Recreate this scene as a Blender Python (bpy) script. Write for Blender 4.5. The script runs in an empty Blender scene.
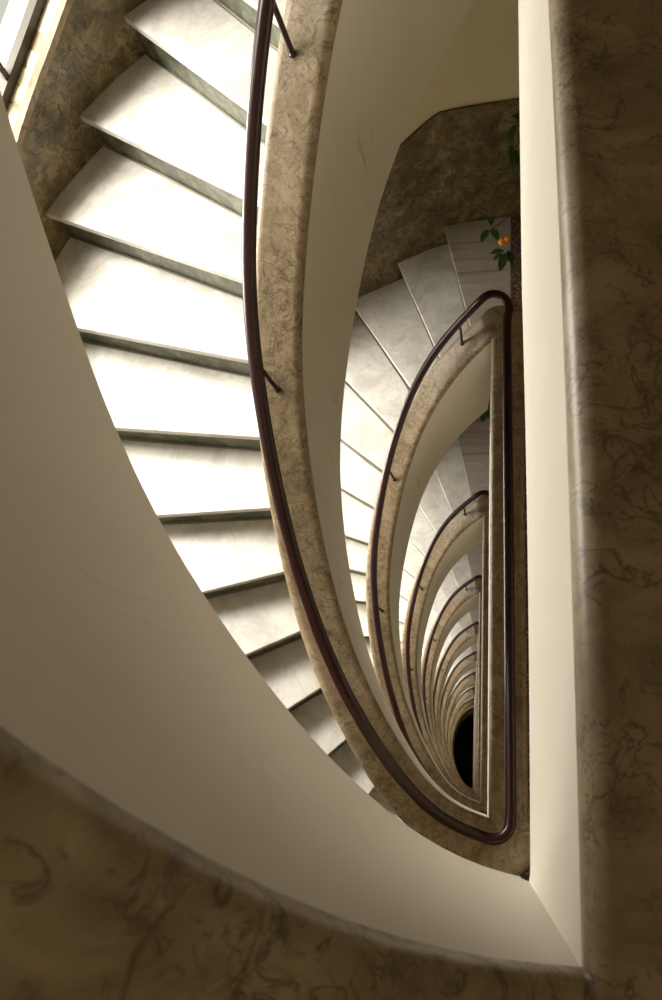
import bpy, bmesh, math, random
from mathutils import Vector, Matrix
CX = [0.0927, 0.0258, -0.0395, -0.1025, -0.1624, -0.2187, -0.2712, -0.3196, -0.3638, -0.4038, -0.4398, -0.472, -0.5009, -0.5271, -0.5511, -0.573, -0.5928, -0.6105, -0.6257, -0.6386, -0.6486, -0.6554, -0.6592, -0.6603, -0.6589, -0.6553, -0.6496, -0.6419, -0.6322, -0.6204, -0.6064, -0.5901, -0.5716, -0.5506, -0.5271, -0.5012, -0.4727, -0.4419, -0.4089, -0.3739, -0.3371, -0.2983, -0.2569, -0.2114, -0.1607, -0.1038, -0.0414, 0.0247, 0.0927]
CY = [2.6502, 2.6273, 2.6001, 2.5681, 2.5306, 2.4879, 2.4405, 2.389, 2.3338, 2.2756, 2.2147, 2.1518, 2.0873, 2.0216, 1.9551, 1.8878, 1.82, 1.7515, 1.6824, 1.6129, 1.5429, 1.4725, 1.4019, 1.3312, 1.2605, 1.1899, 1.1194, 1.0492, 0.9791, 0.9094, 0.8401, 0.7713, 0.7031, 0.6355, 0.5688, 0.5031, 0.4383, 0.3747, 0.3122, 0.2507, 0.1904, 0.1312, 0.0739, 0.0198, -0.0294, -0.0713, -0.1044, -0.1295, -0.1487]
GZ = [0.0, 0.0245, 0.049, 0.0735, 0.0979, 0.1223, 0.1466, 0.1708, 0.195, 0.219, 0.2429, 0.2666, 0.29, 0.313, 0.3357, 0.3579, 0.3796, 0.4007, 0.4214, 0.4417, 0.4617, 0.4816, 0.5013, 0.5211, 0.541, 0.561, 0.581, 0.6007, 0.6198, 0.6382, 0.6555, 0.6715, 0.6861, 0.6989, 0.7106, 0.7217, 0.7328, 0.7445, 0.7573, 0.772, 0.789, 0.8089, 0.8313, 0.856, 0.8826, 0.9106, 0.9398, 0.9697, 1.0]
LINES_LOW = [[0, -0.0909, 3.3527, -0.2214, 0.9752], [1, -0.3168, 3.1437, -0.3766, 0.9264], [2, -0.5025, 2.8912, -0.5428, 0.8398], [3, -0.6396, 2.6295, -0.6803, 0.733], [4, -0.7583, 2.3795, -0.7919, 0.6106], [5, -0.8388, 2.1249, -0.8686, 0.4956], [6, -0.8779, 1.8588, -0.9563, 0.2923], [7, -0.913, 1.5819, -0.9866, 0.1629]]
LINES_TOP = [[4, -0.9759, 2.6059, -0.7232, 0.6907], [5, -1.0091, 2.3188, -0.8458, 0.5335], [6, -1.0333, 2.03, -0.92, 0.3918], [7, -1.0383, 1.7423, -0.9737, 0.2277], [8, -1.0217, 1.4485, -0.9973, 0.0737], [9, -0.9695, 1.1676, -0.9964, -0.0849], [10, -0.9263, 0.9059, -0.9598, -0.2808], [11, -0.8699, 0.6497, -0.8965, -0.443], [12, -0.7731, 0.402, -0.8104, -0.5859], [13, -0.6558, 0.164, -0.7324, -0.6809]]
CAM_ROT = [[0.98074, -0.013866, 0.194826], [0.083078, 0.932362, -0.351851], [-0.176769, 0.361259, 0.915557]]
SUNW = 610.
WORLD = .8
EXPO = -.13
LAMPW = 14.
# ---------------------------------------------------------------- basic numbers
SC = 2.75 / 3.3            # model units -> metres (storey height 2.75 m)
H = 3.3                    # storey height in model units
DH = .7316                 # camera height above the nearest level coping
HC = .57                   # coping height above nosings / landings
NR = 16                    # risers per flight
RH = H / NR
X0, YT, YB = .0927, 2.6502, -.1487
W = .195                   # coping width
K0, K1 = 0, 10             # storeys built: 0 starts above the camera, 10 is the lowest
ZG = DH + K1 * H + HC + 0.0
ZB = ZG                    # ground floor lies at world z = 0
random.seed(7)
COL = bpy.context.scene.collection

def coping_z(k): return -DH - (k - 1) * H
def floor_z(k): return coping_z(k) - HC
def P3(x, y, z): return Vector((x * SC, y * SC, (z + ZB) * SC))

# ---------------------------------------------------------------- object helpers
def mesh_obj(name, verts, faces, mat, parent=None, smooth=None, mats=None, midx=None):
    me = bpy.data.meshes.new(name)
    off = parent_world(parent)
    me.from_pydata([tuple(Vector(v) - off) for v in verts], [], faces)
    me.validate()
    for m in (mats or [mat]): me.materials.append(m)
    if midx:
        for p, i in zip(me.polygons, midx): p.material_index = i
    bm = bmesh.new(); bm.from_mesh(me)
    bmesh.ops.remove_doubles(bm, verts=bm.verts, dist=1e-5)
    bmesh.ops.recalc_face_normals(bm, faces=bm.faces)
    bm.to_mesh(me); bm.free()
    if smooth:
        for p in me.polygons: p.use_smooth = True
        me.set_sharp_from_angle(angle=math.radians(smooth))
    o = bpy.data.objects.new(name, me); COL.objects.link(o)
    if parent: o.parent = parent
    return o

def parent_world(p):
    v = Vector((0, 0, 0))
    while p is not None:
        v = v + p.location; p = p.parent
    return v

def empty(name, loc, label, cat, group=None):
    o = bpy.data.objects.new(name, None); COL.objects.link(o)
    o.location = loc; o.empty_display_size = .1
    o['label'] = label; o['category'] = cat
    if group: o['group'] = group
    return o

def struct(o):
    o['kind'] = 'structure'; return o

class MB:
    def __init__(s): s.v = []; s.f = []
    def add(s, vs, fs):
        n = len(s.v); s.v += [tuple(v) for v in vs]; s.f += [tuple(i + n for i in f) for f in fs]
    def hexa(s, b, t):      # b, t: four corners each, same order
        s.add(list(b) + list(t), [(0, 3, 2, 1), (4, 5, 6, 7), (0, 1, 5, 4), (1, 2, 6, 5), (2, 3, 7, 6), (3, 0, 4, 7)])
    def prism(s, poly, z0, z1):   # poly of (x, y) model units, z scalars or lists
        n = len(poly)
        zz0 = z0 if isinstance(z0, list) else [z0] * n; zz1 = z1 if isinstance(z1, list) else [z1] * n
        vs = [P3(x, y, z) for (x, y), z in zip(poly, zz0)] + [P3(x, y, z) for (x, y), z in zip(poly, zz1)]
        s.add(vs, [tuple(range(n))[::-1], tuple(range(n, 2 * n))] + [(i, (i + 1) % n, n + (i + 1) % n, n + i) for i in range(n)])
    def tube(s, pts, r, seg=8, caps=True, ry=None):
        rings = []
        pts = [Vector(p) for p in pts]
        up0 = None
        for i, p in enumerate(pts):
            a = pts[max(i - 1, 0)]; b = pts[min(i + 1, len(pts) - 1)]
            t = (b - a).normalized()
            if up0 is None: up0 = Vector((0, 0, 1)) if abs(t.z) < .9 else Vector((1, 0, 0))
            side = t.cross(up0)
            if side.length < 1e-4: side = t.cross(Vector((1, 0, 0)))
            side.normalize(); up = side.cross(t).normalized()
            rr = r[i] if isinstance(r, (list, tuple)) else r
            r2 = rr if ry is None else ry
            rings.append([p + side * math.cos(2 * math.pi * j / seg) * rr + up * math.sin(2 * math.pi * j / seg) * r2 for j in range(seg)])
        vs = [v for ring in rings for v in ring]; fs = []
        for i in range(len(pts) - 1):
            for j in range(seg):
                fs.append((i * seg + j, i * seg + (j + 1) % seg, (i + 1) * seg + (j + 1) % seg, (i + 1) * seg + j))
        if caps: fs += [tuple(range(seg))[::-1], tuple(range((len(pts) - 1) * seg, len(pts) * seg))]
        s.add(vs, fs)
    def build(s, name, mat, parent=None, smooth=None): return mesh_obj(name, s.v, s.f, mat, parent, smooth)

# ---------------------------------------------------------------- materials
def new_mat(name):
    m = bpy.data.materials.new(name); m.use_nodes = True
    nt = m.node_tree; b = nt.nodes['Principled BSDF']
    return m, nt, b
def N(nt, t, **kw):
    n = nt.nodes.new(t)
    for k, v in kw.items():
        if k in n.inputs: n.inputs[k].default_value = v
        else: setattr(n, k, v)
    return n
def ramp(nt, fac, stops, interp='LINEAR'):
    r = nt.nodes.new('ShaderNodeValToRGB'); r.color_ramp.interpolation = interp
    e = r.color_ramp.elements
    while len(e) < len(stops): e.new(.5)
    for el, (p, c) in zip(e, stops):
        el.position = p; el.color = (*c, 1) if len(c) == 3 else c
    nt.links.new(fac, r.inputs[0]); return r
def mixc(nt, fac, a, b, mode='MIX'):
    m = nt.nodes.new('ShaderNodeMix'); m.data_type = 'RGBA'; m.blend_type = mode
    for sock, v in ((m.inputs[0], fac), (m.inputs[6], a), (m.inputs[7], b)):
        if hasattr(v, 'links') or hasattr(v, 'is_linked'): nt.links.new(v, sock)
        elif isinstance(v, (int, float)): sock.default_value = v
        else: sock.default_value = (*v, 1)
    return m.outputs[2]
def coords(nt, scale=(1, 1, 1)):
    tc = nt.nodes.new('ShaderNodeTexCoord'); mp = nt.nodes.new('ShaderNodeMapping')
    mp.inputs['Scale'].default_value = scale
    nt.links.new(tc.outputs['Object'], mp.inputs[0]); return mp.outputs[0]
def noise(nt, vec, scale, detail=4, rough=.55, dist=0.):
    n = N(nt, 'ShaderNodeTexNoise', Scale=scale, Detail=detail, Roughness=rough, Distortion=dist)
    nt.links.new(vec, n.inputs['Vector']); return n
def bump(nt, b, h, strength, dist=.01):
    bp = N(nt, 'ShaderNodeBump', Strength=strength, Distance=dist)
    nt.links.new(h, bp.inputs['Height']); nt.links.new(bp.outputs[0], b.inputs['Normal'])

def plaster(name, c0, c1, rough=.6, scuffs=True):
    m, nt, b = new_mat(name); v = coords(nt)
    n1 = noise(nt, v, 1.4, 5); n2 = noise(nt, coords(nt, (1, 1, .35)), 9, 6, .65, .4)
    col = mixc(nt, n1.outputs[0], c0, c1)
    st = ramp(nt, n2.outputs[0], [(.3, (.9, .88, .84)), (.55, (1, 1, 1))])
    col = mixc(nt, .35, col, st.outputs[0], 'MULTIPLY')
    n3 = noise(nt, coords(nt, (1, 1, .12)), 3.2, 3, .5, 1.8)       # thin scuffs and hairline cracks
    sc = ramp(nt, n3.outputs[0], [(.492, (1, 1, 1)), (.5, (.72, .66, .58)), (.508, (1, 1, 1))])
    n4 = noise(nt, v, 2.1, 2); g = ramp(nt, n4.outputs[0], [(.6, (0, 0, 0)), (.7, (1, 1, 1))])
    col2 = mixc(nt, 1., col, sc.outputs[0], 'MULTIPLY')
    if scuffs: col = mixc(nt, g.outputs[0], col, col2)
    nt.links.new(col, b.inputs['Base Color']); b.inputs['Roughness'].default_value = rough
    b.inputs['Specular IOR Level'].default_value = .35
    bump(nt, b, n2.outputs[0], .05, .02)
    return m

def marble(name, dark, mid, light, vein, scale=1., rough=.32, patch=.5, veinw=.02, amount=.8, spec=.5, cracks=15.):
    m, nt, b = new_mat(name); v = coords(nt)
    def mul(x, y):
        n = nt.nodes.new('ShaderNodeMath'); n.operation = 'MULTIPLY'; nt.links.new(x, n.inputs[0])
        if isinstance(y, float): n.inputs[1].default_value = y
        else: nt.links.new(y, n.inputs[1])
        return n.outputs[0]
    n1 = noise(nt, v, 9 * scale, 10, .68, .8)
    base = ramp(nt, n1.outputs[0], [(.34, dark), (.5, mid), (.64, light)])
    nb = noise(nt, v, 6.5 * scale, 5, .6, .5)                      # pale fossil-like patches
    pt = ramp(nt, nb.outputs[0], [(.62, (0, 0, 0)), (.635, (1, 1, 1))])
    col = mixc(nt, mul(pt.outputs[0], patch), base.outputs[0], light)
    masks = None
    for i, (f, c, dist) in enumerate(((.55, .5, 1.2), (1., .55, .9), (1.9, .47, 1.6))):   # crack lines of three sizes
        nv = noise(nt, v, cracks * f * scale, 5, .55, dist)
        w = veinw * (1.2 - .2 * i)
        vr = ramp(nt, nv.outputs[0], [(c - w, (0, 0, 0)), (c, (1, 1, 1)), (c + w, (0, 0, 0))])
        ng = noise(nt, v, (3.1 + 2.3 * i) * scale, 3, .6, .4); gate = ramp(nt, ng.outputs[0], [(.44, (0, 0, 0)), (.52, (1, 1, 1))])
        q = mul(vr.outputs[0], gate.outputs[0])
        if masks is None: masks = q
        else:
            mx = nt.nodes.new('ShaderNodeMath'); mx.operation = 'MAXIMUM'; nt.links.new(masks, mx.inputs[0]); nt.links.new(q, mx.inputs[1]); masks = mx.outputs[0]
    col = mixc(nt, mul(masks, amount), col, vein)
    nt.links.new(col, b.inputs['Base Color']); b.inputs['Roughness'].default_value = rough
    b.inputs['Specular IOR Level'].default_value = spec
    bump(nt, b, n1.outputs[0], .04, .004)
    return m

def simple(name, c, rough=.5, metal=0., spec=.5):
    m, nt, b = new_mat(name)
    n = noise(nt, coords(nt), 14, 5)
    col = mixc(nt, n.outputs[0], tuple(x * .8 for x in c), tuple(min(1, x * 1.15) for x in c))
    nt.links.new(col, b.inputs['Base Color'])
    b.inputs['Roughness'].default_value = rough; b.inputs['Metallic'].default_value = metal
    b.inputs['Specular IOR Level'].default_value = spec
    return m

M = {}
M['plaster'] = plaster('painted_plaster', (.57, .522, .45), (.62, .572, .50))
M['cream'] = plaster('cream_wall_paint', (.62, .54, .36), (.67, .59, .41), .6, False)
M['coping'] = marble('olive_beige_marble', (.19, .137, .078), (.27, .20, .119), (.35, .27, .172), (.05, .035, .022), 1.6, .42, .35, .024, .75, .4)
M['dado'] = marble('olive_brown_marble', (.085, .063, .026), (.145, .108, .046), (.28, .21, .10), (.02, .016, .007), 1.0, .35, .75, .024, .95)
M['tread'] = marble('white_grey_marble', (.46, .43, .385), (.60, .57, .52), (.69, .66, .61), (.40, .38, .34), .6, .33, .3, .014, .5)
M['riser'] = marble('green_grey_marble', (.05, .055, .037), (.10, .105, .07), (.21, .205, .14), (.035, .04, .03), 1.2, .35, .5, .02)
M['bronze'] = simple('dark_bronze_paint', (.035, .025, .015), .45)
M['iron'] = simple('dark_brown_iron', (.030, .012, .010), .4)
M['pot'] = simple('terracotta', (.30, .12, .06), .8)
M['soil'] = simple('soil', (.03, .02, .012), .95)
M['stem'] = simple('brown_stem', (.10, .055, .03), .7)
M['fruit'] = simple('orange_peel', (.85, .30, .02), .45)
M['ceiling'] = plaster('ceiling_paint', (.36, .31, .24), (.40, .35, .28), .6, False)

def rail_mat():
    m, nt, b = new_mat('dark_mahogany')
    v = coords(nt, (1, 1, 4)); n = noise(nt, v, 5, 6, .6, 1.)
    c = ramp(nt, n.outputs[0], [(.3, (.014, .0022, .0028)), (.7, (.034, .0045, .0055))])
    nt.links.new(c.outputs[0], b.inputs['Base Color']); b.inputs['Roughness'].default_value = .28
    b.inputs['Specular IOR Level'].default_value = .5
    return m
M['rail'] = rail_mat()
def slabm():
    m, nt, b = new_mat('streaked_marble'); v = coords(nt, (1.2, 13, 1))
    n = noise(nt, v, 1.6, 6, .6, .6); n2 = noise(nt, coords(nt), 20, 5)
    c = ramp(nt, n.outputs[0], [(.34, (.30, .25, .20)), (.46, (.45, .40, .345)), (.7, (.55, .50, .45))])
    col = mixc(nt, .25, c.outputs[0], n2.outputs[0], 'MULTIPLY')
    nt.links.new(col, b.inputs['Base Color']); b.inputs['Roughness'].default_value = .35
    return m
M['slab'] = slabm()
def terrazzo():
    m, nt, b = new_mat('brown_terrazzo'); v = coords(nt)
    vo = N(nt, 'ShaderNodeTexVoronoi', Scale=110.); nt.links.new(v, vo.inputs['Vector'])
    sx = nt.nodes.new('ShaderNodeSeparateColor'); nt.links.new(vo.outputs['Color'], sx.inputs[0])
    c = ramp(nt, sx.outputs[0], [(.0, (.05, .03, .02)), (.35, (.13, .085, .06)), (.75, (.24, .17, .13)), (.95, (.42, .36, .30))], 'CONSTANT')
    nt.links.new(c.outputs[0], b.inputs['Base Color']); b.inputs['Roughness'].default_value = .4
    return m
M['terrazzo'] = terrazzo()
def leafm():
    m, nt, b = new_mat('citrus_leaf'); n = noise(nt, coords(nt), 30, 3)
    c = ramp(nt, n.outputs[0], [(.3, (.012, .035, .010)), (.7, (.045, .10, .025))])
    nt.links.new(c.outputs[0], b.inputs['Base Color']); b.inputs['Roughness'].default_value = .35
    return m
M['leaf'] = leafm()
def glassm():
    m = bpy.data.materials.new('window_glass'); m.use_nodes = True; nt = m.node_tree; nt.nodes.clear()
    o = nt.nodes.new('ShaderNodeOutputMaterial'); mx = nt.nodes.new('ShaderNodeMixShader')
    t = nt.nodes.new('ShaderNodeBsdfTransparent'); g = nt.nodes.new('ShaderNodeBsdfGlossy')
    t.inputs[0].default_value = (.97, .97, .955, 1); g.inputs['Roughness'].default_value = .02
    mx.inputs[0].default_value = .05
    nt.links.new(t.outputs[0], mx.inputs[1]); nt.links.new(g.outputs[0], mx.inputs[2])
    nt.links.new(mx.outputs[0], o.inputs[0]); return m
M['glass'] = glassm()
def lampg():
    m, nt, b = new_mat('opal_glass'); b.inputs['Base Color'].default_value = (.9, .8, .6, 1)
    b.inputs['Emission Color'].default_value = (1, .75, .4, 1); b.inputs['Emission Strength'].default_value = 3.
    return m
M['lampglass'] = lampg()

# ---------------------------------------------------------------- plan geometry
NP = len(CX)
SS = [i / (NP - 1) for i in range(NP)]
def lerp(a, b, t): return a + (b - a) * t
def tab(xs, ys, x):
    if x <= xs[0]: return ys[0]
    for i in range(len(xs) - 1):
        if x <= xs[i + 1]: return lerp(ys[i], ys[i + 1], (x - xs[i]) / (xs[i + 1] - xs[i]))
    return ys[-1]
NRM = []
for i in range(NP):
    a, b = max(i - 1, 0), min(i + 1, NP - 1)
    dx, dy = CX[b] - CX[a], CY[b] - CY[a]; L_ = math.hypot(dx, dy); NRM.append((dy / L_, -dx / L_))
def smooth_tab(ys, s):
    n = len(ys) - 1; f = max(0., min(1., s)) * n; i = min(int(f), n - 1); t = f - i
    a, b, c, d = ys[max(i - 1, 0)], ys[i], ys[i + 1], ys[min(i + 2, n)]
    return .5 * (2 * b + (c - a) * t + (2 * a - 5 * b + 4 * c - d) * t * t + (-a + 3 * b - 3 * c + d) * t ** 3)
def ease_tab(xs, ys, x):
    for i in range(len(xs) - 1):
        if x <= xs[i + 1]:
            t = (x - xs[i]) / (xs[i + 1] - xs[i]); t = t * t * (3 - 2 * t); return lerp(ys[i], ys[i + 1], t)
    return ys[-1]
def curve_pt(s, off=0.):
    x, y = smooth_tab(CX, s), smooth_tab(CY, s); nx, ny = tab(SS, [n[0] for n in NRM], s), tab(SS, [n[1] for n in NRM], s)
    l = math.hypot(nx, ny); return (x + nx / l * off, y + ny / l * off), (nx / l, ny / l)

# the outer wall of the stair, from the landing corner top right, over the curved side, to the bottom right
WP = [(1.9, 4.2), (1.2, 4.2), (.6, 4.2), (.25, 4.18), (-.27, 4.12), (-.66, 3.95), (-1.2, 3.665), (-1.68, 3.27), (-1.94, 2.9), (-2.15, 2.5),
      (-2.27, 2.0), (-2.31, 1.5), (-2.27, .95), (-2.12, .4), (-1.86, -.1), (-1.5, -.6), (-1.05, -1.05), (-.5, -1.4), (.1, -1.55), (.6, -1.6), (1.2, -1.6), (1.9, -1.6)]
def catmull(p, n=6):
    out = []
    for i in range(len(p) - 1):
        a, b, c, d = p[max(i - 1, 0)], p[i], p[i + 1], p[min(i + 2, len(p) - 1)]
        for j in range(n):
            t = j / n
            out.append(tuple(.5 * (2 * b[q] + (c[q] - a[q]) * t + (2 * a[q] - 5 * b[q] + 4 * c[q] - d[q]) * t * t + (-a[q] + 3 * b[q] - 3 * c[q] + d[q]) * t ** 3) for q in (0, 1)))
    out.append(p[-1]); return out
WALL = catmull(WP, 6)
WN = []
for i in range(len(WALL)):
    a, b = WALL[max(i - 1, 0)], WALL[min(i + 1, len(WALL) - 1)]
    dx, dy = b[0] - a[0], b[1] - a[1]; l = math.hypot(dx, dy); WN.append((dy / l, -dx / l))   # outward
def wall_pt(t, off=0.):
    i = min(int(t), len(WALL) - 2); f = t - i
    x, y = lerp(WALL[i][0], WALL[i + 1][0], f), lerp(WALL[i][1], WALL[i + 1][1], f)
    nx, ny = lerp(WN[i][0], WN[i + 1][0], f), lerp(WN[i][1], WN[i + 1][1], f); l = math.hypot(nx, ny)
    return (x + nx / l * off, y + ny / l * off)
def hit_poly(bx, by, dx, dy, pts, lo=-9.):
    best = None
    for i in range(len(pts) - 1):
        (x1, y1), (x2, y2) = pts[i], pts[i + 1]
        ex, ey = x2 - x1, y2 - y1; det = dx * (-ey) + ex * dy
        if abs(det) < 1e-9: continue
        rx, ry = x1 - bx, y1 - by
        t = (rx * (-ey) + ex * ry) / det; u = (dx * ry - dy * rx) / det
        if -1e-6 <= u <= 1 + 1e-6 and t > lo and (best is None or t < best[0]): best = (t, i + u)
    return best
OFFI = W - .022            # treads start at the outer face of the parapet wall
OUTC = [curve_pt(i / 96., OFFI)[0] for i in range(97)]
def make_lines(top):
    low = {l[0]: l[1:] for l in LINES_LOW}; hi = {l[0]: l[1:] for l in LINES_TOP}; L = {}
    for i in range(0, 14):
        if top: L[i] = low[i] if i < 4 else hi[i]
        else: L[i] = low[i] if i < 7 else (hi[i] if i > 7 else [(a + b) / 2 for a, b in zip(low[i], hi[i])])
    res = []
    for i in range(14):
        bx, by, dx, dy = L[i]
        w = hit_poly(bx, by, dx, dy, WALL, 0.)
        c = hit_poly(bx, by, -dx, -dy, OUTC, -.6)
        res.append([c[1] / 96. if c else 0., w[1]])
    res[0][0] = 0.
    ds = (res[13][0] - res[10][0]) / 3; dt = (res[13][1] - res[10][1]) / 3
    res.append([res[13][0] + ds, res[13][1] + dt * .95]); res.append([res[13][0] + 2 * ds, res[13][1] + 1.85 * dt])
    res.append([res[13][0] + 3 * ds, res[13][1] + 2.7 * dt])
    xs = list(range(17))
    return (xs, [r[0] for r in res], [r[1] for r in res])
LN = {True: make_lines(True), False: make_lines(False)}
def lines_for(k): return LN[k <= 1]
def Bp(k, i, off=0.):
    xs, s, t = lines_for(k); ss = tab(xs, s, i)
    if i < 0: ss = 0.
    return curve_pt(max(0, min(1, ss)), OFFI + off)[0]
def At(k, i):
    xs, s, t = lines_for(k)
    if i < 0: return t[0] + i * (t[1] - t[0])
    return tab(xs, t, i)
def Ap(k, i, off=0.): return wall_pt(At(k, i), off)

# ---------------------------------------------------------------- loop of one storey's parapet
RS = [0, .1, .2, .3, .4, .5, .6, .7, .8, .9, 1]
RO_TOP = [.15, .155, .158, .155, .142, .12, .105, .09, .08, .068, .08]
RO_LOW = [.165, .15, .118, .11, .105, .095, .087, .09, .105, .10, .09]
TIPB, BOTB = .42, .36      # the rounded outer corners stand out a little further
def miter(na, nb):
    mx, my = na[0] + nb[0], na[1] + nb[1]; l = math.hypot(mx, my); mx /= l; my /= l
    c = mx * na[0] + my * na[1]; return (mx / c, my / c)
MITB, MITT = miter(NRM[-1], (1, 0)), miter((1, 0), NRM[0])
def loop(k, part):
    """list of (x, y, nx, ny, z, bulge, hb, railoff, s)"""
    z = coping_z(k); out = []
    ro = RO_TOP if k <= 1 else RO_LOW
    dyb = .013 if k == 1 else 0.
    if part == 'S':
        a0 = math.atan2(NRM[-1][1], NRM[-1][0]); a0 = a0 + 2 * math.pi if a0 > 0 else a0   # about -110 deg
        a0 = -abs(a0) if a0 < 0 else a0 - 2 * math.pi
        for j in range(9):
            a = lerp(a0, 0, j / 9.)
            out.append((X0, YB + dyb, math.cos(a), math.sin(a), z, lerp(1.18, 1, j / 9.) + BOTB * math.sin(math.pi * j / 9.), .712, lerp((RO_TOP if k <= 2 else RO_LOW)[-1], .098, j / 9.), MITB if j else None))
        for j in range(17):
            y = lerp(YB + dyb, YT, j / 16.)
            bow = .0051 * max(0, 1 - ((y - .4) / .7) ** 2) if k == 1 else 0.
            out.append((X0 + bow, y, 1, 0, z, 1, .712, lerp(.098, .086, j / 16.), None))
        a1 = math.atan2(NRM[0][1], NRM[0][0])
        for j in range(1, 11):
            a = lerp(0, a1, j / 11.)
            out.append((X0, YT, math.cos(a), math.sin(a), z, 1 + TIPB * math.sin(math.pi * j / 11.) ** .8, .712, lerp(.086, ro[0], j / 11.) + .085 * math.sin(math.pi * j / 11.) * (j / 11.) ** 1.6, MITT))
    else:
        n = 96
        for j in range(n + 1):
            s = j / n; (x, y), (nx, ny) = curve_pt(s)
            if k == 0: y += .013 * max(0, (s - .8) / .2) ** 2
            hb = ease_tab([0, .1, .5, .7, .8, .91, 1], [.935, .94, .947, .937, .905, .98, .74] if k == 0 else [.935, .94, .947, .94, .93, .90, .74], s)
            out.append((x, y, nx, ny, z - smooth_tab(GZ, s) * H, 1 + .18 * max(0, (s - .8) / .2) ** 1.5, hb, tab(RS, ro, s), None))
    return out
def sweep(paths, prof, closed=True):
    """prof(p) -> list of (offset, dz)"""
    vs = []; fs = []; m = None
    for p in paths:
        pr = prof(p); m = len(pr)
        for o, dz in pr:
            d = p[8] if (p[8] and o < .034) else p[2:4]
            vs.append(P3(p[0] + d[0] * o, p[1] + d[1] * o, p[4] + dz))
    n = len(paths)
    for i in range(n - 1):
        for j in range(m if closed else m - 1):
            a = i * m + j; b = i * m + (j + 1) % m
            fs.append((a, b, b + m, a + m))
    fs.append(tuple(range(m))); fs.append(tuple(range((n - 1) * m, n * m))[::-1])
    return vs, fs
def coping_prof(p):
    w = W * p[5]; r = .03; T = .055; out = []
    for a in (0, 22, 45, 68, 90): out.append((r - r * math.cos(math.radians(a)), -r + r * math.sin(math.radians(a))))
    out += [(r + .003, 0), (w - r - .003, 0)]
    for a in (90, 60, 30, 0): out.append((w - r + r * math.cos(math.radians(a)), -r + r * math.sin(math.radians(a))))
    out += [(w, -T + .006), (w - .006, -T), (.006, -T), (0, -T + .006)]
    return [(o, dz + .045) for o, dz in out]
def wall_prof(p):
    w = (W * p[5]) - .022
    return [(.010, -.004), (w, -.004), (w, -p[6]), (.010, -p[6])]

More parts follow.
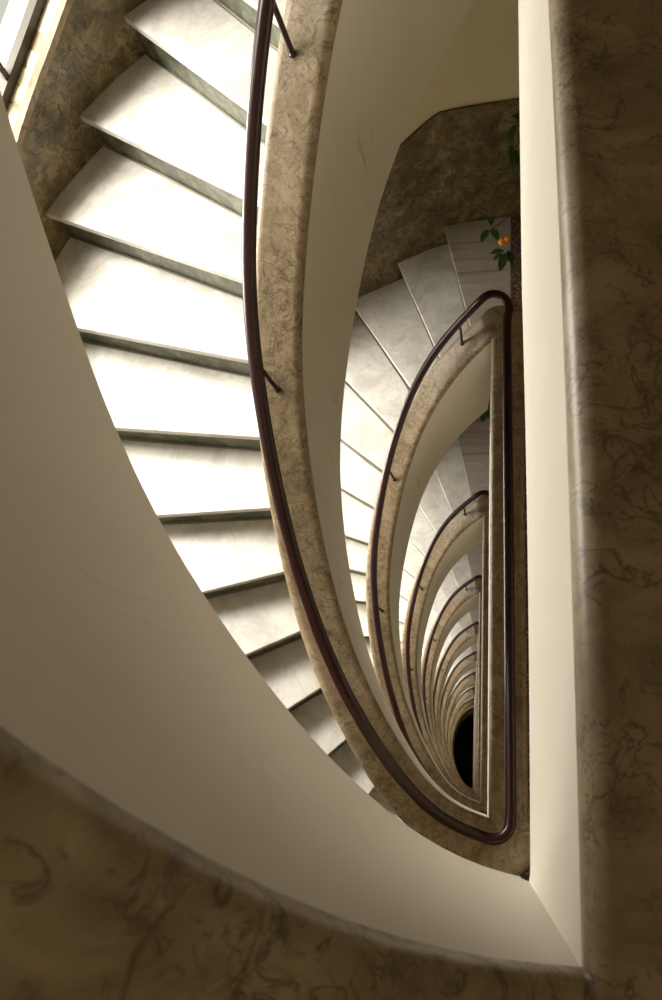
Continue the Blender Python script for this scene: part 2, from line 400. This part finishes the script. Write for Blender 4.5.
ORD = ['above the camera', 'nearest', 'second', 'third', 'fourth', 'fifth', 'sixth', 'seventh', 'eighth', 'ninth', 'lowest']
def storey(k):
    zc = coping_z(k); zf = floor_z(k)
    S = loop(k, 'S'); F = loop(k, 'F')
    base = P3(X0 + .1, 1.2, zf)
    # ---- parapet
    if k == 0: lab = 'white curved parapet across left foreground, dark marble top in bottom left corner'
    elif k == 1: lab = 'straight white parapet at right edge, broad brown marble top, curving on beside bright steps'
    else: lab = '%s ring of white parapet with olive marble coping, counted down the well' % ORD[k]
    t = empty('parapet', base, lab, 'parapet', 'parapets ringing the stairwell')
    full = S + F
    vs, fs = sweep(full, wall_prof); mesh_obj('parapet_wall', vs, fs, M['plaster'], t, 35)
    vs, fs = sweep(full, coping_prof); mesh_obj('coping', vs, fs, M['coping'], t, 50)
    def clad(p):
        w = W * p[5] - .022; return [(w, -.006), (w + .008, -.006), (w + .008, -HC + .012), (w, -HC + .012)]
    vs, fs = sweep(full, clad); mesh_obj('marble_cladding', vs, fs, M['dado'], t, 35)
    # ---- handrail
    if k == 0: lab = 'dark mahogany handrail over the foreground parapet, out of sight below left'
    elif k == 1: lab = 'dark mahogany handrail sweeping down the left flight of bright steps, largest of all'
    else: lab = '%s loop of dark mahogany handrail counted down the well' % ORD[k]
    RZ = .25
    t = empty('handrail', base + Vector((0, 0, HC * SC)), lab, 'handrail', 'handrails along the parapets')
    pts = [P3(p[0] + p[2] * p[7], p[1] + p[3] * p[7], p[4] + RZ) for p in full]
    sm = [pts[0]] + [(pts[i - 1] + pts[i] * 2 + pts[i + 1]) / 4 for i in range(1, len(pts) - 1)] + [pts[-1]]
    b = MB(); b.tube(sm, .027 * SC, 14, ry=.02 * SC); b.build('rail', M['rail'], t, 40)
    def bracket(x, y, nx, ny, z, o1, o2):
        b = MB()
        a = P3(x + nx * o1, y + ny * o1, z + .045); c = P3(x + nx * o2, y + ny * o2, z + RZ - .014)
        b.tube([a, a + (c - a) * .5, a + (c - a) * .85, c], .0095 * SC, 10)
        b.tube([a, a + Vector((0, 0, .003))], .015 * SC, 14)
        b.tube([a + Vector((0, 0, .003)), a + Vector((0, 0, .008))], [.013 * SC, .010 * SC], 14)
        b.build('bracket', M['iron'], t, 40)
    for s in ((.04, .235, .464) if k == 0 else (.04, .235, .464, .70, .93) if k == 1 else (.045, .263, .50, .73, .93)):
        i = round(s * 96); p = F[i]; bracket(p[0], p[1], p[2], p[3], p[4], p[7] - (.033 if s < .6 else -.012), p[7])
    for y in (2.15, 1.25) if k == 1 else (2.15, 1.25, .35): bracket(X0, y, 1, 0, zc, .118, .11)
    # ---- flight of steps
    if k == 0: lab = 'white marble flight descending above the foreground parapet, mostly out of view'
    elif k == 1: lab = 'wide curved flight of bright white marble steps with green risers at upper left'
    elif k == 2: lab = 'grey winder steps seen between the big white parapet and the second handrail loop'
    else: lab = '%s curved marble flight counted down the well, slivers between the rings' % ORD[k]
    t = empty('stair_flight', P3(-1.4, 1.3, zf - H), lab, 'staircase', 'marble flights around the well')
    TT = .036
    def strip(i0, i1, n=4):
        inner = [Bp(k, lerp(i0, i1, j / n)) for j in range(n + 1)]; outer = [Ap(k, lerp(i0, i1, j / n), -.001) for j in range(n + 1)]
        return inner, outer
    for i in range(1, NR):
        inner, outer = strip(i - 1.07, i)
        z = zf - i * RH
        bv = MB(); poly = inner + outer[::-1]; bv.prism(poly, z - TT, z)
        bevel_obj(bv.build('tread', M['tread'], t), .0035)
    # top threshold slab: from the first nosing to the terrazzo
    tipx = .25
    tip = [p for p in S[26:]]
    arc = [(p[0] + p[2] * (W * p[5] - .022), p[1] + p[3] * (W * p[5] - .022)) for p in tip]
    arc = [q for q in arc if q[0] < tipx]
    yt = arc[0][1] - .01 if arc else YT
    tw = hit_poly(tipx, 3.5, 0, 1, WALL, 0)[1]
    wallp = [wall_pt(lerp(At(k, 0), tw, j / 4.), -.001) for j in range(5)]
    poly = [(tipx, yt)] + arc + [Bp(k, 0)] + wallp
    bv = MB(); bv.prism(poly, zf - TT, zf); bevel_obj(bv.build('threshold_slab', M['slab'], t), .0035)
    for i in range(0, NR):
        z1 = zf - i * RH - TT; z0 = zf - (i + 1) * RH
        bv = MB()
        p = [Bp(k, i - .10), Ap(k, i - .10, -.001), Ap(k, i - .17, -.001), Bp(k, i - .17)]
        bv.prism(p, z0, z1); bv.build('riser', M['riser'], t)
    vs = []; fs = []; n = 60
    for j in range(n + 1):
        i = lerp(-.05, NR - .6, j / n); a = Bp(k, i, -.0); c = Ap(k, i, -.001); z = zf - max(i, 0) * RH
        zt = -.25 if i > .25 else -.05
        vs += [P3(*a, z - .25), P3(*c, z - .25), P3(*c, z - .37), P3(*a, z - .37)]
    for j in range(n):
        for q in range(4): fs.append((j * 4 + q, j * 4 + (q + 1) % 4, j * 4 + 4 + (q + 1) % 4, j * 4 + 4 + q))
    fs += [(0, 1, 2, 3), (n * 4 + 3, n * 4 + 2, n * 4 + 1, n * 4)]
    mesh_obj('stair_soffit', vs, fs, M['ceiling'], t, 40)

def bevel_obj(o, wd):
    m = o.modifiers.new('edge', 'BEVEL'); m.width = wd; m.segments = 2; m.limit_method = 'ANGLE'; m.angle_limit = math.radians(50)
    return o

def landing(k):
    """terrazzo landing beside the straight parapet of storey k"""
    zf = floor_z(k); S = loop(k, 'S')
    kk = k - 1
    o = lambda p: (p[0] + p[2] * (W * p[5] - .021), p[1] + p[3] * (W * p[5] - .021))
    tipx = .25
    side = [o(p) for p in S]
    cut = [q for q in side if not (q[1] > 2.6 and q[0] < tipx)]
    inner_curve = [Bp(kk, i) for i in (NR - 1.07, NR - .8, NR - .5, NR - .2)]
    tw = hit_poly(tipx, 3.5, 0, 1, WALL, 0)[1]
    a = [wall_pt(t, -.001) for t in frange(At(kk, NR - 1.07), len(WALL) - 1.001, 8)]
    b = [wall_pt(t, -.001) for t in frange(0.001, tw, 4)]
    poly = inner_curve[:1] + [q for q in inner_curve[1:]] + cut + [(tipx, cut[-1][1] + .05)] + [b_ for b_ in b[::-1]] + a[::-1]
    m = MB(); m.prism(poly, zf - .142, zf)
    ob = m.build('floor_landing', M['terrazzo'])
    struct(ob)
def frange(a, b, n): return [lerp(a, b, i / n) for i in range(n + 1)]

for k in range(K0, K1 + 1): storey(k)
for k in range(K0 + 1, K1 + 1): landing(k)
# landing above the camera, where the foreground flight starts
g = MB(); g.prism([(.27, 4.17), (1.89, 4.17), (1.89, -1.59), (.30, -1.59)], floor_z(0) - .142, floor_z(0)); struct(g.build('floor_landing', M['terrazzo']))
g = MB(); g.prism([(-2.7, 4.5), (2.1, 4.5), (2.1, -1.9), (-2.7, -1.9)], -ZG - .12 - H, -ZG - H); 
gf = struct(g.build('floor', M['terrazzo']))
TOPZ = 4.3
g = MB(); g.prism([(-2.7, 4.5), (2.1, 4.5), (2.1, -1.9), (-2.7, -1.9)], TOPZ, TOPZ + .12); struct(g.build('ceiling', M['ceiling']))
g = MB(); g.prism([(1.9, 4.45), (2.1, 4.45), (2.1, -1.85), (1.9, -1.85)], -ZG - H, TOPZ); struct(g.build('wall_right', M['cream']))

# ---------------------------------------------------------------- outer curved wall, window bands, dado
WI0, WI1 = 4.3, 11.2
def idx_at(k, t):
    xs, s, tt = lines_for(k)
    if t <= tt[0]: return -1.
    for i in range(16):
        if t <= tt[i + 1]: return i + (t - tt[i]) / (tt[i + 1] - tt[i])
    return 17.
def zn(k, t):
    return floor_z(k) - min(max(idx_at(k, t), 0.), NR) * RH
def win_z(k, t): return zn(k, t) + .33, min(zn(k, t) + 2.5, TOPZ - .1)
WTH = .30
KW = 10                                                      # windows on storeys 0..KW-1
wb = MB(); nW = len(WALL)
stops = set(float(i) for i in range(nW))
stops |= {At(0, WI0), At(0, WI1)}
stops = sorted(stops); t0w, t1w = At(0, WI0), At(0, WI1)
for a, b in zip(stops, stops[1:]):
    if b - a < 1e-6: continue
    A, B = wall_pt(a), wall_pt(b); A2, B2 = wall_pt(a, WTH), wall_pt(b, WTH)
    segs = []
    hi = [TOPZ, TOPZ]
    if a >= t0w - 1e-6 and b <= t1w + 1e-6:
        for k in range(KW):
            la, ua = win_z(k, a); lb, ub = win_z(k, b)
            segs.append(((ua, ub), tuple(hi))); hi = [la, lb]
    segs.append(((-ZG - H,) * 2, tuple(hi)))
    for (l0, l1), (h0, h1) in segs:
        if h0 - l0 < 1e-3: continue
        wb.hexa([P3(*A, l0), P3(*B, l1), P3(*B2, l1), P3(*A2, l0)], [P3(*A, h0), P3(*B, h1), P3(*B2, h1), P3(*A2, h0)])
struct(wb.build('wall_left', M['cream'], None, 30))

def band(name, mat, ts, zlo, zhi, o0, o1, parent=None, smooth=30):
    vs = []; fs = []; n = len(ts)
    for t in ts:
        a, b = wall_pt(t, o0), wall_pt(t, o1); l, h = zlo(t), zhi(t)
        vs += [P3(*a, l), P3(*b, l), P3(*b, h), P3(*a, h)]
    for j in range(n - 1):
        for q in range(4): fs.append((j * 4 + q, j * 4 + (q + 1) % 4, j * 4 + 4 + (q + 1) % 4, j * 4 + 4 + q))
    fs += [(0, 1, 2, 3), ((n - 1) * 4 + 3, (n - 1) * 4 + 2, (n - 1) * 4 + 1, (n - 1) * 4)]
    return mesh_obj(name, vs, fs, mat, parent, smooth)
DADO = 1.05
nt_ = 0
for k in range(0, K1 + 1):
    i3, i9 = At(k, WI0 - .02), At(k, WI1 + .02)
    end = At(k, NR)
    haswin = k < KW
    lo = lambda t, k=k: zn(k, t) - .22
    hi = lambda t, k=k: zn(k, t) + DADO
    hiw = lambda t, k=k: zn(k, t) + .31
    nt_ += 1
    if haswin:
        for ts, hh in ((frange(.2, i3, 40), hi), (frange(i3, i9, 40), hiw), (frange(i9, end, 24), hi)):
            o = band('trim_%d' % nt_, M['dado'], ts, lo, hh, -.02, -.0005); struct(o); nt_ += 1
    else:
        o = band('trim_%d' % nt_, M['dado'], frange(.2, end, 90), lo, hi, -.02, -.0005); struct(o); nt_ += 1
    zf2 = floor_z(k + 1)
    o = band('trim_%d' % nt_, M['dado'], frange(end, nW - 1.2, 24), lambda t: zf2, lambda t: zf2 + DADO, -.02, -.0005); struct(o)
    if not haswin: continue
    # window: frame, sill, panes
    w = MB(); q = wall_pt(At(k, 7.2), .1)
    loc = P3(q[0], q[1], win_z(k, At(k, 7.2))[0])
    fr = band('window_%d' % (k + 1), M['bronze'], frange(t0w, t1w, 36), lambda t: win_z(k, t)[0] + .0, lambda t: win_z(k, t)[0] + .05, .07, .12)
    struct(fr)
    band('sill', M['coping'], frange(t0w, t1w, 36), lambda t: win_z(k, t)[0] - .035, lambda t: win_z(k, t)[0] + .0, -.045, .07, fr)
    band('top_rail', M['bronze'], frange(t0w, t1w, 36), lambda t: win_z(k, t)[1] - .05, lambda t: win_z(k, t)[1], .07, .12, fr)
    nb = 6
    for j in range(nb + 1):
        tc = lerp(t0w, t1w, j / nb); d = .18
        tcs = [max(t0w, tc - d), min(t1w, tc + d)]
        band('mullion', M['bronze'], tcs, lambda t: win_z(k, t)[0] + .05, lambda t: win_z(k, t)[1] - .05, .075, .115, fr)
    for j in range(nb):
        ta, tb = lerp(t0w, t1w, j / nb) + .17, lerp(t0w, t1w, (j + 1) / nb) - .17
        band('pane', M['glass'], frange(ta, tb, 6), lambda t: win_z(k, t)[0] + .05, lambda t: win_z(k, t)[1] - .05, .095, .0955, fr)

# ---------------------------------------------------------------- potted citrus plants on the landings
def leaf(mb, p, d, L, w, up=Vector((0, 0, 1)), droop=.25):
    d = d.normalized(); side = d.cross(up).normalized(); nrm = side.cross(d).normalized()
    rows = []
    for i in range(6):
        t = i / 5; ww = w * math.sin(math.pi * min(1, t * .93 + .04)) ** .8 * (1 if t < .99 else .1)
        c = p + d * L * t - Vector((0, 0, 1)) * droop * L * t * t
        rows.append((c - side * ww + nrm * ww * .25, c, c + side * ww + nrm * ww * .25))
    vs = [v for r in rows for v in r]; n = len(vs)
    th = nrm * -.0008
    fs = []
    for i in range(5):
        for j in range(2):
            a = i * 3 + j; fs.append((a, a + 1, a + 4, a + 3))
    mb.add(vs, fs)
def citrus(k, label, pot_xy, twig_pts, leaves, fruits, extra):
    zf = floor_z(k); px, py = pot_xy
    t = empty('citrus_plant', P3(px, py, zf), label, 'plant')
    c = P3(px, py, zf)
    b = MB(); prof = [(.0, 0), (.10, 0), (.12, .02), (.155, .25), (.175, .26), (.175, .30), (.155, .30), (.15, .27), (.0, .27)]
    seg = 24; vs = []; fs = []
    for r, z in prof:
        for j in range(seg): vs.append(c + Vector((math.cos(2 * math.pi * j / seg) * max(r, .001), math.sin(2 * math.pi * j / seg) * max(r, .001), z)))
    for i in range(len(prof) - 1):
        for j in range(seg): fs.append((i * seg + j, i * seg + (j + 1) % seg, (i + 1) * seg + (j + 1) % seg, (i + 1) * seg + j))
    b.add(vs, fs); b.build('pot', M['pot'], t, 40)
    b = MB(); b.tube([c + Vector((0, 0, .272)), c + Vector((0, 0, .282))], .148, 24); b.build('soil', M['soil'], t)
    stem = MB(); trunk = [c + Vector((0, 0, .27)), c + Vector((.01, .0, .42)), c + Vector((-.01, -.01, .6)), c + Vector((-.02, .0, .8))]
    stem.tube(trunk, [.012, .010, .008, .005], 8)
    fol = MB(); rnd = random.Random(k * 11 + 3)
    tw = [P3(x, y, zf + z) for x, y, z in twig_pts]
    start = trunk[2]
    stem.tube([start, start.lerp(tw[0], .5) + Vector((0, 0, .03))] + tw, [.006, .005] + [.0035] * len(tw), 6)
    for (x, y, z, dx, dy, dz, L) in leaves: leaf(fol, P3(x, y, zf + z), Vector((dx, dy, dz)), L * SC, L * SC * .25)
    for (x0, y0, z0) in extra:
        e = P3(x0, y0, zf + z0); stem.tube([trunk[3], trunk[3].lerp(e, .6) + Vector((0, 0, .05)), e], [.005, .004, .002], 6)
        for q in range(9):
            p = e + Vector((rnd.uniform(-.03, .03), rnd.uniform(-.03, .03), rnd.uniform(-.05, .05)))
            leaf(fol, p, Vector((rnd.uniform(-.5, .5), rnd.uniform(-.9, .4), rnd.uniform(-.5, .3))), .075, .018, droop=.5)
    for q in range(60):          # bushy crown over the pot
        a = rnd.uniform(0, 6.28); p = c + Vector((0, 0, rnd.uniform(.5, .95)))
        d = Vector((math.cos(a), math.sin(a), rnd.uniform(-.1, .7)))
        p2 = p + d * rnd.uniform(.03, .12)
        stem.tube([p - Vector((0, 0, .06)), p2], .0025, 5)
        leaf(fol, p2, d, rnd.uniform(.05, .08), .018)
    stem.build('stem', M['stem'], t, 60); fol.build('foliage', M['leaf'], t, 60)
    for (x, y, z, r) in fruits:
        b = MB(); cc = P3(x, y, zf + z); r *= SC; vs = []; fs = []
        for i in range(9):
            ph = math.pi * i / 8
            for j in range(12): vs.append(cc + Vector((math.sin(ph) * math.cos(j * math.pi / 6) * r, math.sin(ph) * math.sin(j * math.pi / 6) * r, math.cos(ph) * r * 1.08)))
        for i in range(8):
            for j in range(12): fs.append((i * 12 + j, i * 12 + (j + 1) % 12, (i + 1) * 12 + (j + 1) % 12, (i + 1) * 12 + j))
        b.add(vs, fs); b.build('fruit', M['fruit'], t, 60)
citrus(2, 'potted citrus plant with small orange fruit, leafy twig over the upper landing slab', (.78, 3.80),
       [(.279, 3.621, .70), (.165, 3.545, .64), (.10, 3.53, .60), (.065, 3.50, .58)],
       [(.085, 3.545, .61, .1, 1, .2, .085), (.07, 3.52, .60, -.55, -1, 0, .10), (.09, 3.53, .60, .55, -1, 0, .10),
        (.175, 3.39, .53, -.9, .1, 0, .09), (.185, 3.38, .52, -.3, -1, -.1, .12), (.165, 3.38, .52, -.8, -.5, 0, .07), (.20, 3.40, .52, .4, -1, -.1, .10)],
       [(.162, 3.455, .55, .026), (.195, 3.465, .56, .024)], [(.27, 4.04, .95), (.23, 3.93, .85)])
citrus(3, 'leafy potted plant on the third landing, leaves showing inside the second rail loop', (.62, 3.70),
       [(.30, 3.85, .66), (.20, 3.93, .62)],
       [(.12, 3.99, .6, -.8, -.6, 0, .12), (.11, 3.90, .56, -.4, -1, 0, .12), (.14, 3.93, .56, .3, -1, 0, .12), (.15, 3.87, .52, -.9, -.2, 0, .10)], [], [(.16, 3.92, .58)])

# ---------------------------------------------------------------- light
def area(name, loc, target, sx, sy, power, color):
    l = bpy.data.lights.new(name, 'AREA'); l.shape = 'RECTANGLE'; l.size = sx; l.size_y = sy; l.energy = power; l.color = color
    o = bpy.data.objects.new(name, l); COL.objects.link(o); o.location = loc
    o.rotation_euler = (Vector(target) - Vector(loc)).to_track_quat('-Z', 'Y').to_euler(); return o
for k in range(KW):
    tm = At(k, 6.5); q = wall_pt(tm, 1.9); lo_, hi_ = win_z(k, tm)
    area('window_daylight', P3(q[0], q[1], hi_ + 1.3), P3(-1.15, .8, floor_z(k) - 10 * RH), 2.3, 1.3, SUNW * (.36 if k == 0 else 1.), (1, .965, .895))
wd = bpy.data.worlds.new('world'); bpy.context.scene.world = wd; wd.use_nodes = True
bg = wd.node_tree.nodes['Background']; bg.inputs[0].default_value = (1, .97, .89, 1); bg.inputs[1].default_value = WORLD

# unseen ceiling lamps, added to give the lowest rings a warm yellow tinge
for k, w in ((8, 'eighth'), (9, 'ninth')):
    c = P3(1.1, 1.5, floor_z(k) - .145 if k < 10 else floor_z(k) - .145)
    t = empty('added_ceiling_lamp', c, 'added warm round ceiling lamp under the %s landing, hidden behind the rings' % w, 'lamp')
    b = MB(); b.tube([c, c - Vector((0, 0, .02))], .09, 24); b.build('base', M['bronze'], t)
    b = MB(); b.tube([c - Vector((0, 0, .02 + .07 * math.sin(a))) for a in (0, .4, .8, 1.2, 1.5)], [.08 * math.cos(a) for a in (0, .4, .8, 1.2, 1.5)], 24); b.build('lamp_shade', M['lampglass'], t, 60)
    l = bpy.data.lights.new('added_lamp_light', 'POINT'); l.energy = LAMPW; l.color = (1, .72, .32); l.shadow_soft_size = .08
    o = bpy.data.objects.new('added_lamp_light', l); COL.objects.link(o); o.location = c - Vector((0, 0, .22))

# ---------------------------------------------------------------- camera
cam = bpy.data.cameras.new('camera'); co = bpy.data.objects.new('camera', cam); COL.objects.link(co)
cam.sensor_width = 36; cam.sensor_fit = 'AUTO'; cam.lens = 36 * 720.2544 / 1000; cam.clip_start = .02; cam.dof.use_dof = True; cam.dof.focus_distance = 2.3; cam.dof.aperture_fstop = 13.; cam.clip_end = 100
R = Matrix(CAM_ROT).to_4x4(); R.translation = P3(0, 0, 0); co.matrix_world = R
sc = bpy.context.scene; sc.camera = co
sc.view_settings.view_transform = 'Standard'; sc.view_settings.look = 'None'; sc.view_settings.gamma = 1
sc.view_settings.use_curve_mapping = False; sc.view_settings.exposure = EXPO
sc.cycles.max_bounces = 10; sc.cycles.diffuse_bounces = 6; sc.cycles.transparent_max_bounces = 12
sc.cycles.sample_clamp_indirect = 8
